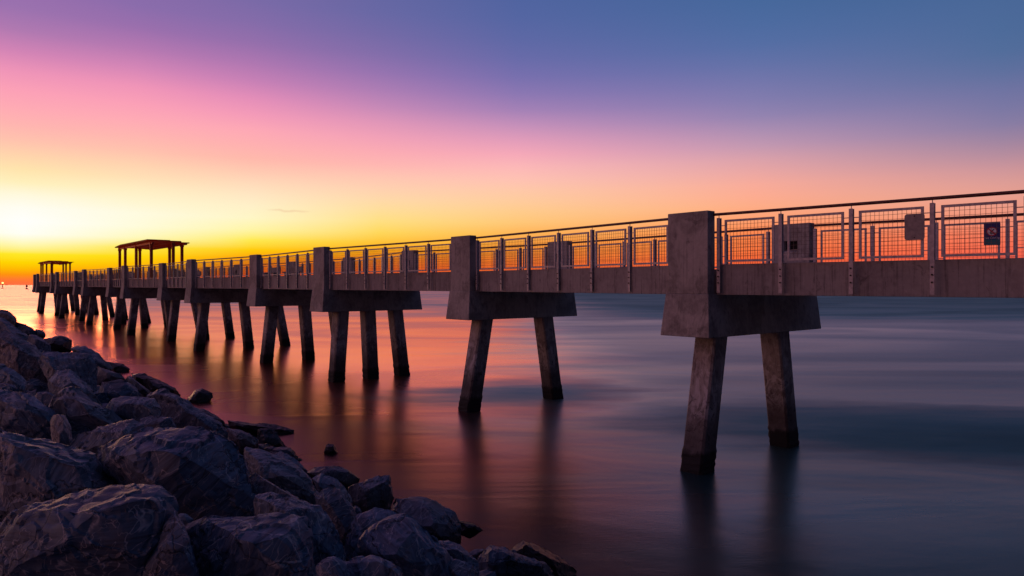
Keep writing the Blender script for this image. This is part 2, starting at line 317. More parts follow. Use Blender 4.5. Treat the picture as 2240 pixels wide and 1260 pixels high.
for n in range(0, NB + 1):
    o = Bp[n]; sf = SF[n]
    root = empty('pier_support', (o + U * PW / 2 + V * sf / 2)[:2] + (0,))
    W0 = root.location.copy()
    def P(r, s, z): return o + U * r + V * s + Vector((0, 0, z)) - W0
    def fin(m, name, mat, parent, bevel=0):
        m.v = [tuple(Vector(q) - W0) for q in m.v]; return m.build(name, mat, parent, bevel=bevel)
    # cap beam: flared towards its foot, its soffit 1.05 m down
    zt, zb = Z(-.222), Z(-1.27); c = PW / 2
    m = MB(); e = [(-.04, -.03, .625), (sf + PT + .03, 0, .625)]
    m.hexa([P(c + .715, -.14, zb), P(c - .715, -.14, zb), P(c - .715, sf + PT + .16, zb), P(c + .715, sf + PT + .16, zb)][::-1],
           [P(c + .625, -.035, zt), P(c - .625, -.035, zt), P(c - .625, sf + PT + .05, zt), P(c + .625, sf + PT + .05, zt)][::-1])
    m.build('cap_beam', mc, root, bevel=.018)
    fin(to_bent(pillar_mb(True), n, True, PT), 'pillar', mc, root, .012)
    fp = fin(to_bent(pillar_mb(True), n, False, sf), 'pillar', mc, root, .012)
    fin(to_bent(MB().box(.365, .775, .135, .155, Z(1.05), Z(1.285)), n, False, sf), 'recess_shade', M_black, fp)  # black sheet added at the back to paint the niche's shade
    # piles
    if sf < 5.2 and n != 3: pl = [(1.05, .42), (4.15, 4.72)]
    elif sf < 5.2: pl = [(1.16, .92), (2.6, 2.78), (4.16, 4.58)]
    elif sf < 6.9: pl = [(1.17, .81), (3.2, 3.48), (sf - .95, sf - .5)]
    else: pl = [(1.05, .67), (3.8, 4.16), (sf - 1.1, sf - .45)]
    for (s0, s1) in pl:
        h = .305; zl = -2.5; k = (zb + .02 - zl) / (zb); s2 = s0 + (s1 - s0) * k
        ch = .05
        def ring(s, z):
            pts = [(-h+ch,-h),(h-ch,-h),(h,-h+ch),(h,h-ch),(h-ch,h),(-h+ch,h),(-h,h-ch),(-h,-h+ch)]
            return [P(c + a, s + b, z) for a, b in pts][::-1]
        # local frame (U, V) is left-handed seen from above, so the ring is reversed
        m = MB(); zs_ = [zl, -.3, .02, .10, .18, .26, .34, .42, .50, .60, .72, zb + .02]; allv = []; rj = random.Random(n * 7 + int(s0 * 10))
        for z_ in zs_:
            kk = (z_ - zl) / (zb + .02 - zl); rg = ring(s2 + (s0 - s2) * kk, z_)
            if -.1 < z_ < .6:
                ctr = sum(rg, Vector()) / 8; rg = [q_ + (q_ - ctr).normalized() * rj.uniform(.0, .030) for q_ in rg]
            allv += rg
        fs_ = [tuple(reversed(range(8))), tuple(range(8 * (len(zs_) - 1), 8 * len(zs_)))]
        fs_ += [(8*k_ + q_, 8*k_ + (q_+1) % 8, 8*k_ + 8 + (q_+1) % 8, 8*k_ + 8 + q_) for k_ in range(len(zs_) - 1) for q_ in range(8)]
        m.add(allv, fs_); m.build('pile', M_pile, root)
    if n == 0:
        tag(root, 'concrete pier support beyond the right edge of the photo', 'pier support', 'concrete supports of the pier')
    else:
        w = {1: ', two leaning piles, at right', 2: ', two leaning piles splayed apart', 3: ', three piles under its cap'}.get(n, '')
        tag(root, '%s concrete support of the pier%s' % (ordn(n) if n > 1 else 'nearest, largest', w), 'pier support', 'concrete supports of the pier')

# ------------------------------------------------------------------ railings (posts, wire panels, handrail)
NP, PSP = 7, 1.5
POST_T, PB = Z(1.61), Z(-.19)
def wire_panel_mb(L):
    m = MB(); r = .0032
    z0, z1 = Z(.61), Z(1.53); nx = 13
    for i in range(1, nx):
        x = L * i / nx; m.box(x - r, x + r, -r, r, z0, z1)
    for j in range(1, 10):
        z = z0 + (z1 - z0) * j / 10; sag = -.012 * math.sin(j * 1.7)
        m.hexa([(0, -2*r, z - r), (L / 2, -2*r, z + sag - r), (L / 2, 0, z + sag - r), (0, 0, z - r)], [(0, -2*r, z + r), (L / 2, -2*r, z + sag + r), (L / 2, 0, z + sag + r), (0, 0, z + r)])
        m.hexa([(L / 2, -2*r, z + sag - r), (L, -2*r, z - r), (L, 0, z - r), (L / 2, 0, z + sag - r)], [(L / 2, -2*r, z + sag + r), (L, -2*r, z + r), (L, 0, z + r), (L / 2, 0, z + sag + r)])
    return m
def make_railing(name, bolts):
    root = empty(name)
    # local x along the railing, local y = outwards, z up; everything in absolute height
    for i in range(NP):
        x = i * PSP; m = MB()
        m.box(x - .040, x + .040, .033, .045, PB, POST_T)       # outer flange
        m.box(x - .007, x + .007, -.045, .033, PB + .03, POST_T - .004)       # web
        m.box(x - .040, x + .040, -.057, -.045, Z(.5), POST_T - .002)
        m.box(x - .007, x + .007, -.007, .007, POST_T - .004, Z(1.67))
        po = m.build('post', M_post, root)
        if bolts:
            for zb_ in (.13, .28, .43):
                b = MB(); b.tube((x, .045, Z(.5) - zb_ - .02), (x, .070, Z(.5) - zb_ - .02), .017, 8); b.build('bolt', M_bolt, po)
    fr = None
    for i in range(NP - 1):
        a, b = i * PSP + .15, (i + 1) * PSP - .15
        zl, zh, w = Z(.545), Z(1.555), .05
        m = MB(); m.box(a, b, -.02, .02, zh - w, zh); m.box(a, b, -.02, .02, zl, zl + w)
        m.box(a, a + w, -.0185, .0185, zl + w, zh - w); m.box(b - w, b, -.0185, .0185, zl + w, zh - w)
        for zc in (.68, 1.42):
            m.box(a - .10, a, -.008, .008, Z(zc) - .009, Z(zc) + .009); m.box(b, b + .10, -.008, .008, Z(zc) - .009, Z(zc) + .009)
        fr = m.build('panel_frame', M_post, root)
        L = b - a - 2 * w
        if i == 0: mesh0 = wire_panel_mb(L).build('wire_mesh', M_wire, fr); wm = mesh0
        else: wm = mesh0.copy(); COL.objects.link(wm); wm.parent = fr
        wm.location = (a + w, 0, 0)
    hr = MB(); hr.tube((-.07, 0, Z(1.70)), ((NP - 1) * PSP + .14, 0, Z(1.70)), .035, 10); hr.build('handrail', M_rail, root, smooth=False)
    return root
near0 = make_railing('railing', True); far0 = make_railing('railing', False)
used = set()
def place_rail(proto, a, b, outward, label, group):
    """a = end next to the farther support, b = end next to the nearer support"""
    if proto in used: o = copy_tree(proto)
    else: o = proto; used.add(proto)
    d = (b - a); L = d.length; d.normalize()
    y = Vector((0, 0, 1)).cross(d)
    flip = y.dot(outward) < 0
    # keep a right-handed frame: run the railing from the other end when 'outward' would flip
    org, dr = (a, d) if not flip else (b, -d)
    o.location = (org.x, org.y, 0); o.rotation_euler = (0, 0, math.atan2(dr.y, dr.x)); o.scale = (L / ((NP - 1) * PSP), 1, 1)
    tag(o, label, 'railing', group); return o
near_frames = {}
for k in range(1, NB + 1):
    A, Bn = Bp[k], Bp[k - 1]                       # farther support k, nearer support k-1
    d = (Bn - A).normalized()
    a = A + d * .135 + V * .256; b = a + d * 9.0
    o = place_rail(near0, a, b, -V, {1: 'white-grey wire mesh railing at the right edge, with a blank rounded plate'}.get(k,
        'near-side wire railing from the %s to the %s pier support' % (ordn(k - 1), ordn(k))), 'railings along the near edge of the pier')
    near_frames[k] = (a, d)
    fa = A + V * (SF[k] + .05) + d * .135; fb = Bn + V * (SF[k - 1] + .05) - d * .135 + U * PW
    fd = (fb - fa).normalized(); fa2 = fa
    o = place_rail(far0, fa, fb, V, {1: 'far side wire mesh railing at the right edge, carrying a blue prohibition sign'}.get(k,
        'far-side wire railing from the %s to the %s pier support' % (ordn(k - 1), ordn(k))), 'railings along the far edge of the pier')

# ------------------------------------------------------------------ deck spans
def beam_between(a, b, out, th, name, parent, z0=-.24, z1=.50):
    d = (b - a).normalized(); out = (out - d * out.dot(d)).normalized(); q = out * th
    r = [a, b, b - q, a - q]
    area = sum(r[i].x * r[(i + 1) % 4].y - r[(i + 1) % 4].x * r[i].y for i in range(4))
    if area < 0: r = r[::-1]
    o = parent.location
    lo = [(p.x - o.x, p.y - o.y, Z(z0)) for p in r]; hi = [(p.x - o.x, p.y - o.y, Z(z1)) for p in r]
    return MB().hexa(lo, hi).build(name, M_beam, parent, bevel=.012)
for k in range(1, NB + 1):
    A, Bn = Bp[k], Bp[k - 1]; d = (Bn - A).normalized()
    mid = (A + Bn) / 2 + V * 2.5; root = empty('deck_span', (mid.x, mid.y, 0))
    a = A + d * .03 + V * .335; b = Bn + U * PW - d * .03 + V * .335
    beam_between(a, b, -V, .28, 'edge_beam', root)
    fa = A + V * (SF[k] - .03) + d * .03; fb = Bn + V * (SF[k - 1] - .03) + U * PW - d * .03
    beam_between(fa, fb, V, .28, 'edge_beam', root)
    # slab between the beams
    q0, q1, q2, q3 = a + V * .285, b + V * .285, fb - V * .285, fa - V * .285
    r = [q0, q1, q2, q3]
    area = sum(r[i].x * r[(i + 1) % 4].y - r[(i + 1) % 4].x * r[i].y for i in range(4))
    if area < 0: r = r[::-1]
    o = root.location
    MB().hexa([(p.x - o.x, p.y - o.y, Z(-.02)) for p in r], [(p.x - o.x, p.y - o.y, Z(.38)) for p in r]).build('deck_slab', M_conc, root)
    # strip of slab over the support, between the pillars
    s0, s1 = A + V * .34, A + V * (SF[k] - .04)
    r = [s0 - U * .0, s1, s1 + U * PW, s0 + U * PW]
    area = sum(r[i].x * r[(i + 1) % 4].y - r[(i + 1) % 4].x * r[i].y for i in range(4))
    if area < 0: r = r[::-1]
    MB().hexa([(p.x - o.x, p.y - o.y, Z(-.218)) for p in r], [(p.x - o.x, p.y - o.y, Z(.376)) for p in r]).build('joint_slab', M_conc, root)
    tag(root, ('concrete deck span running out of the photo at the right edge' if k == 1 else 'concrete deck span between the %s and %s supports' % (ordn(k - 1), ordn(k))), 'deck span', 'deck spans of the pier')

# ------------------------------------------------------------------ helpers from pixels to the plan
def ray_at(px, Y): return Vector(((px - 1120) / F_PX * Y, Y, 0))
def on_line(px, p, d):
    """point p + d*t seen at photo column px"""
    k = (px - 1120) / F_PX; t = (k * p.y - p.x) / (d.x - k * d.y); return p + d * t

# ------------------------------------------------------------------ shelters
def make_shelter():
    root = empty('shelter')
    # local x = s (across the pier), local y = r (along it, away); heights above water
    F6 = Bp[6]
    posts = [(331, .95), (298, .95), (274, .95), (262, .95), (379, 2.5), (398, 3.75), (371, 3.75), (306, 2.5)]
    for px, s in posts:
        q = on_line(px, F6 + V * s, U); r = (q - F6).dot(U)
        m = MB(); h = .115
        m.hexa([(s-h,r-h,Z(.38)),(s+h,r-h,Z(.38)),(s+h,r+h,Z(.38)),(s-h,r+h,Z(.38))], [(s-h,r-h,Z(3.86)),(s+h,r-h,Z(3.86)),(s+h,r+h,Z(3.86)),(s-h,r+h,Z(3.86))])
        m.box(s - h - .03, s + h + .03, r - h - .03, r + h + .03, Z(.38), Z(.5))
        m.box(s - h - .03, s + h + .03, r - h - .03, r + h + .03, Z(3.55), Z(3.84))
        m.build('post', M_red, root, bevel=.01)
    for s in (.95, 3.75):
        m = MB(); m.box(s - .09, s + .09, 7.0, 20.2, Z(3.70), Z(3.865)); m.build('roof_beam', M_red, root)
    def plate(sa, sb, ra, rb, zt, th, drop=.45, end=1.6):
        m = MB()
        m.hexa([(sa,ra,Z(zt-th)),(sb,ra,Z(zt-th)),(sb,rb-end,Z(zt-th)),(sa,rb-end,Z(zt-th))], [(sa,ra,Z(zt)),(sb,ra,Z(zt)),(sb,rb-end,Z(zt)),(sa,rb-end,Z(zt))])
        m.hexa([(sa,rb-end,Z(zt-th)),(sb,rb-end,Z(zt-th)),(sb,rb,Z(zt-drop)),(sa,rb,Z(zt-drop))], [(sa,rb-end,Z(zt)),(sb,rb-end,Z(zt)),(sb,rb,Z(zt-drop+.1)),(sa,rb,Z(zt-drop+.1))])
        m.build('roof_panel', M_roof, root)
    plate(.45, 2.35, 6.9, 20.4, 4.09, .12, .24, 2.6)
    plate(2.35, 3.3, 6.9, 20.4, 4.04, .11, .24, 2.6)
    plate(3.3, 4.15, 7.4, 20.4, 3.96, .09, .18, 2.6)
    return root
sh = make_shelter()
mat_sv = Matrix(((V.x, U.x, 0), (V.y, U.y, 0), (0, 0, 1)))
# the frame (V, U) is right-handed, so a plain rotation about z carries it
rot_v = math.atan2(V.y, V.x)
sh.location = (Bp[6].x, Bp[6].y, 0); sh.rotation_euler = (0, 0, rot_v)
tag(sh, 'larger, nearer flat-roofed open shelter on slim orange posts over the pier deck', 'shelter', 'open shelters on the pier')
sh2 = copy_tree(sh)
q = on_line(113, Bp[12] + V * 2.0, U)
sh2.location = (Bp[12].x, Bp[12].y, 0); r_ = (q - Bp[12]).dot(U)
sh2.location = tuple(Vector(sh2.location) + V * 1.0 + U * (r_ - 7.6))
tag(sh2, 'smaller, far-off flat-roofed open shelter near the seaward end of the pier', 'shelter', 'open shelters on the pier')

# ------------------------------------------------------------------ signs
def sign_frame(px_l, px_r, y_t, y_b, p0, d):
    l = on_line(px_l, p0, d); r = on_line(px_r, p0, d)
    zc = lambda y, p: EYE + (HOR - y) * p.y / F_PX
    return l, r, zc(y_t, (l + r) / 2), zc(y_b, (l + r) / 2)
def rounded_rect(w, h, r, n=5):
    pts = []
    for cx, cy, a0 in ((w - r, r, -90), (w - r, h - r, 0), (r, h - r, 90), (r, r, 180)):
        for i in range(n + 1):
            a = R(a0 + 90 * i / n); pts.append((cx + r * math.cos(a), cy + r * math.sin(a)))
    return pts
def plate_obj(name, pts, y0, y1, mat, parent):
    m = MB(); n = len(pts)
    vs = [(x, y0, z) for x, z in pts] + [(x, y1, z) for x, z in pts]
    fs = [tuple(range(n)), tuple(reversed(range(n, 2 * n)))] + [((i + 1) % n, i, n + i, n + (i + 1) % n) for i in range(n)]
    m.add(vs, fs)
    return m.build(name, mat, parent)
a, d = near_frames[1]                       # near railing at the right edge: d runs towards the camera side
pl0 = a - V * .05
l, r, zt, zb = sign_frame(1978.5, 2022.5, 467.5, 525, pl0, d)
W_, H_ = (r - l).length, zt - zb
s1 = empty('sign', (l.x, l.y, zb), math.atan2((r - l).y, (r - l).x))
plate_obj('plate', rounded_rect(W_, H_, .05), 0, .012, M_plate, s1)
for zz_ in (.05, H_ - .05):
    b = MB(); b.tube((W_ / 2, -.008, zz_), (W_ / 2, .0, zz_), .012, 8); b.build('screw', M_bolt, s1)
tag(s1, 'blank grey back of a rounded sign plate wired to the near railing', 'sign')
# blue prohibition sign on the inside of the far railing
A, Bn = Bp[1], Bp[0]; dd = (Bn - A).normalized()
fa = A + V * (SF[1] + .05) + dd * .135; fb = Bn + V * (SF[0] + .05) - dd * .135 + U * PW
fd = (fb - fa).normalized()
l, r, zt, zb = sign_frame(2152, 2188.5, 488, 536, fa - V * .05, fd)
W_, H_ = (r - l).length, zt - zb
s2 = empty('sign', (l.x, l.y, zb), math.atan2((r - l).y, (r - l).x))
M_sblue = flat('sign_navy', (.02, .03, .20)); M_steal = flat('sign_teal', (.008, .20, .24))
M_swhite = flat('sign_white', (.85, .83, .85)); M_sred = flat('sign_red', (.6, .01, .03)); M_sblk = flat('sign_black', (.01, .01, .012))
plate_obj('plate', rounded_rect(W_, H_, .015), 0, .010, M_sblue, s2)
plate_obj('teal_band', [(0.004, .004), (W_ - .004, .004), (W_ - .004, H_ * .25), (.004, H_ * .25)], -.003, -.0005, M_steal, s2)
def disc(cx, cz, r, n=28): return [(cx + r * math.cos(2 * math.pi * i / n), cz + r * math.sin(2 * math.pi * i / n)) for i in range(n)]
cx, cz, rr = W_ * .49, H_ * .62, W_ * .33
plate_obj('red_ring', disc(cx, cz, rr), -.003, -.0005, M_sred, s2)
plate_obj('white_disc', disc(cx, cz, rr * .82), -.006, -.0035, M_swhite, s2)
def bar(x0, z0, x1, z1, w):
    dx, dz = x1 - x0, z1 - z0; L = math.hypot(dx, dz); nx, nz_ = -dz / L * w / 2, dx / L * w / 2
    return [(x0 - nx, z0 - nz_), (x1 - nx, z1 - nz_), (x1 + nx, z1 + nz_), (x0 + nx, z0 + nz_)]
for q in (bar(cx - rr*.02, cz + rr*.02, cx + rr*.42, cz + rr*.52, .022), bar(cx - rr*.2, cz - rr*.38, cx - rr*.16, cz + rr*.12, .024), bar(cx - rr*.34, cz - rr*.5, cx + rr*.36, cz - rr*.5, .018), bar(cx - rr*.05, cz - rr*.05, cx + rr*.3, cz - rr*.36, .018)):
    plate_obj('pictogram', q, -.009, -.0065, M_sblk, s2)
plate_obj('red_slash', bar(cx - rr * .66, cz + rr * .66, cx + rr * .66, cz - rr * .66, .028), -.012, -.0095, M_sred, s2)
bpy.context.view_layer.update()
tx = bpy.data.curves.new('lettering', 'FONT'); tx.body = 'No Diving'; tx.size = .075; tx.align_x = 'CENTER'; tx.extrude = .001
tmp = bpy.data.objects.new('lettering_curve', tx); COL.objects.link(tmp)
me_t = bpy.data.meshes.new_from_object(tmp.evaluated_get(bpy.context.evaluated_depsgraph_get())); bpy.data.objects.remove(tmp)
to = bpy.data.objects.new('lettering', me_t); COL.objects.link(to); to.parent = s2
to.rotation_euler = (R(90), 0, 0); to.location = (W_ / 2, -.003, H_ * .285); me_t.materials.clear(); me_t.materials.append(M_swhite)
tag(s2, 'navy and teal prohibition sign with a red-slashed white disc on the far railing', 'sign')

# ------------------------------------------------------------------ seats and tables on the wide part of the deck
def make_bench():
    root = empty('bench')
    m = MB(); m.box(0, 1.9, 0, .5, Z(.80), Z(.88)); m.build('seat', M_conc, root, bevel=.01)
    for x in (.2, 1.5):
        m = MB(); m.box(x, x + .2, .06, .44, Z(.38), Z(.80)); m.build('leg', M_conc, root)
    m = MB(); m.box(0, 1.9, .44, .5, Z(.88), Z(1.22)); m.build('backrest', M_conc, root)
    return root
bench0 = make_bench()
spots = [(5, .0, 2.5, 3.8, 'third'), (5, .0, 5.6, 3.8, 'nearest'), (7, 0, 2.4, 3.6, 'mid'), (7, 0, 5.6, 3.6, 'far'), (9, 0, 3.0, 3.4, 'x'), (11, 0, 3.2, 3.4, 'y')]
names = ['concrete bench on the deck just before the fifth nearest support', 'concrete bench on the deck midway between the fourth and fifth nearest supports',
         'concrete bench on the deck just before the nearer shelter', 'concrete bench on the deck between sixth and seventh nearest supports',
         'concrete bench on the deck beyond the nearer shelter', 'concrete bench on the deck just before the farther shelter']
for i, (n, _, rr_, s, _t) in enumerate(spots):
    b = bench0 if i == 0 else copy_tree(bench0)
    dk = (Bp[n - 1] - Bp[n]).normalized(); p = Bp[n] + dk * rr_ + V * s
    b.location = (p.x, p.y, 0); b.rotation_euler = (0, 0, math.atan2(dk.y, dk.x)); tag(b, names[i], 'bench', 'benches on the pier deck')

# ------------------------------------------------------------------ sea marks on the horizon
M_lamp = flat('beacon_lamp', (.95, 1.0, .30), .4, 1.6); M_mark = flat('mark_brown', (.12, .02, .015)); M_buoy = flat('buoy_red', (.30, .012, .02))
Yb = 900; x = (5.8 - 1120) / F_PX * Yb
bc = empty('light_beacon', (x, Yb, 0))
m = MB(); m.tube((0, 0, -2), (0, 0, 6.2), .45, 10); m.build('post', M_mark, bc)
m = MB(); m.tube((0, 0, 0), (0, 0, .9), 1.3, 12); m.build('base', M_mark, bc)
bm = bmesh.new(); bmesh.ops.create_uvsphere(bm, u_segments=16, v_segments=10, radius=1.15, matrix=Matrix.Translation((0, 0, 7.2)))
me = bpy.data.meshes.new('lamp'); bm.to_mesh(me); bm.free(); me.materials.append(M_lamp)
lo = bpy.data.objects.new('lamp', me); COL.objects.link(lo); lo.parent = bc
tag(bc, 'lit yellow-green channel light on a short post at the left horizon', 'beacon')
Yb = 760; x = (58.5 - 1120) / F_PX * Yb
by = empty('buoy', (x, Yb, 0))
def lathe(prof, n=16):
    m = MB(); vs = [(r * math.cos(2 * math.pi * i / n), r * math.sin(2 * math.pi * i / n), z) for r, z in prof for i in range(n)]
    fs = [(k * n + i, k * n + (i + 1) % n, (k + 1) * n + (i + 1) % n, (k + 1) * n + i) for k in range(len(prof) - 1) for i in range(n)]
    fs += [tuple(range(n))[::-1], tuple(range((len(prof) - 1) * n, len(prof) * n))]
    return m.add(vs, fs)
lathe([(.9, -.6), (1.35, 0), (1.35, .7), (.7, 1.0), (.25, 1.3)]).build('float', M_buoy, by)
lathe([(.25, 1.3), (.3, 2.2), (.95, 2.5), (1.15, 3.3), (.7, 4.3), (.15, 4.7)]).build('topmark', M_buoy, by)
tag(by, 'small dark red buoy floating on the horizon left of the pier end', 'buoy')

# ------------------------------------------------------------------ rocks
SH0 = Vector((1.1, 11.3, 0)); D0 = 8.25
def bank_z(dv, Y=0):
    """height (relative to the eye) of the rubble bank at distance dv across the shore"""
    if dv > D0: z = -4.65 - (dv - D0) * .5
    elif dv > 3: z = -4.65 + (D0 - dv) * .45
    else: z = -2.29 + (3 - max(dv, 0)) * .1
    return z
def rock_mat():
    m, t, p = new_mat('armour_stone')
    oc = t.n('ShaderNodeTexCoord').outputs['Object']; oi = t.n('ShaderNodeObjectInfo').outputs['Random']
    off = t.n('ShaderNodeCombineXYZ', {0: t.math('MULTIPLY', oi, 31.0), 1: t.math('MULTIPLY', oi, 17.0), 2: t.math('MULTIPLY', oi, 53.0)}).outputs[0]
    v = t.n('ShaderNodeVectorMath', {0: oc, 1: off}, operation='ADD').outputs[0]
    ang = t.n('ShaderNodeCombineXYZ', {0: t.math('MULTIPLY', oi, 5.0), 1: t.math('MULTIPLY', oi, 9.0), 2: t.math('MULTIPLY', oi, 13.0)}).outputs[0]
    vr = t.n('ShaderNodeVectorRotate', {'Vector': v, 'Rotation': ang}, rotation_type='EULER_XYZ').outputs[0]
    n1 = nz(t, v, 1.6, 6, .6, .5)
    strat = nz(t, t.n('ShaderNodeMapping', {'Vector': vr, 'Scale': (1.0, 1.6, 13)}).outputs[0], 1.3, 7, .68, .6)
    fine = nz(t, v, 26, 5, .7)
    # pale mineral veins: thin level sets of a smooth noise
    va = nz(t, vr, 1.15, 3, .5, 1.6); ve = t.math('ABSOLUTE', t.math('SUBTRACT', va, .5))
    vein = t.math('MULTIPLY', t.maprange(ve, .012, .0), t.maprange(fine, .32, .6))
    vb = nz(t, t.n('ShaderNodeMapping', {'Vector': vr, 'Scale': (2, .7, 2.6)}).outputs[0], 1.7, 3, .55, 1.1); ve2 = t.math('ABSOLUTE', t.math('SUBTRACT', vb, .47))
    vein2 = t.math('MULTIPLY', t.maprange(ve2, .009, .0), .7)
    base = t.ramp(oi, [(0, (.13, .17, .23)), (.3, (.20, .25, .33)), (.5, (.33, .25, .23)), (.62, (.15, .195, .27)), (.85, (.24, .29, .36)), (1, (.32, .28, .28))])
    c = t.mix(t.maprange(strat, .36, .66, 0, .85), base, t.mix(1.0, base, (.30, .30, .34, 1), blend='MULTIPLY'))
    c = t.mix(t.maprange(n1, .54, .72, 0, .5), c, (.22, .16, .13, 1))
    c = t.mix(t.maprange(fine, .55, .8, 0, .55), c, (.22, .20, .21, 1))
    c = t.mix(t.math('MULTIPLY', t.math('MAXIMUM', vein, vein2), .85), c, (.62, .56, .55, 1))
    # wet algae-dark foot near the water
    z = t.n('ShaderNodeSeparateXYZ', {0: t.n('ShaderNodeNewGeometry').outputs['Position']}).outputs[2]
    zz_ = t.math('ADD', z, t.math('MULTIPLY', t.math('SUBTRACT', n1, .5), 1.1))
    wet = t.maprange(zz_, 1.75, .95)
    c = t.mix(t.math('MULTIPLY', wet, .9), c, (.018, .015, .014, 1))
    vc = t.n('ShaderNodeVectorMath', {0: vr, 1: t.n('ShaderNodeTexNoise', {'Vector': v, 'Scale': 2.5, 'Detail': 4.0}).outputs['Color']}, operation='ADD').outputs[0]
    crk = t.n('ShaderNodeTexVoronoi', {'Vector': t.n('ShaderNodeMapping', {'Vector': vc, 'Scale': (1, 1.5, 2.0)}).outputs[0], 'Scale': .62}, feature='DISTANCE_TO_EDGE').outputs['Distance']
    ck = t.maprange(crk, .014, .0)
    c = t.mix(t.math('MULTIPLY', ck, .7), c, (.02, .018, .02, 1))
    strat = t.math('SUBTRACT', strat, t.math('MULTIPLY', ck, 1.2))
    h = t.math('ADD', t.math('MULTIPLY', strat, .8), t.math('ADD', t.math('MULTIPLY', fine, .28), t.math('MULTIPLY', n1, .6)))
    b = t.n('ShaderNodeBump', {'Strength': .5, 'Distance': .03, 'Height': h})
    setp(t, p, Base_Color=c, Roughness=t.mix(wet, .62, .45, 'FLOAT'), Normal=b.outputs[0]); return m
M_rock = rock_mat()
def crop6(L): return [(x * .4762, 660 + y * .4762) for x, y in L]
def crop7(L): return [(600 + x * .3175, 860 + y * .3175) for x, y in L]
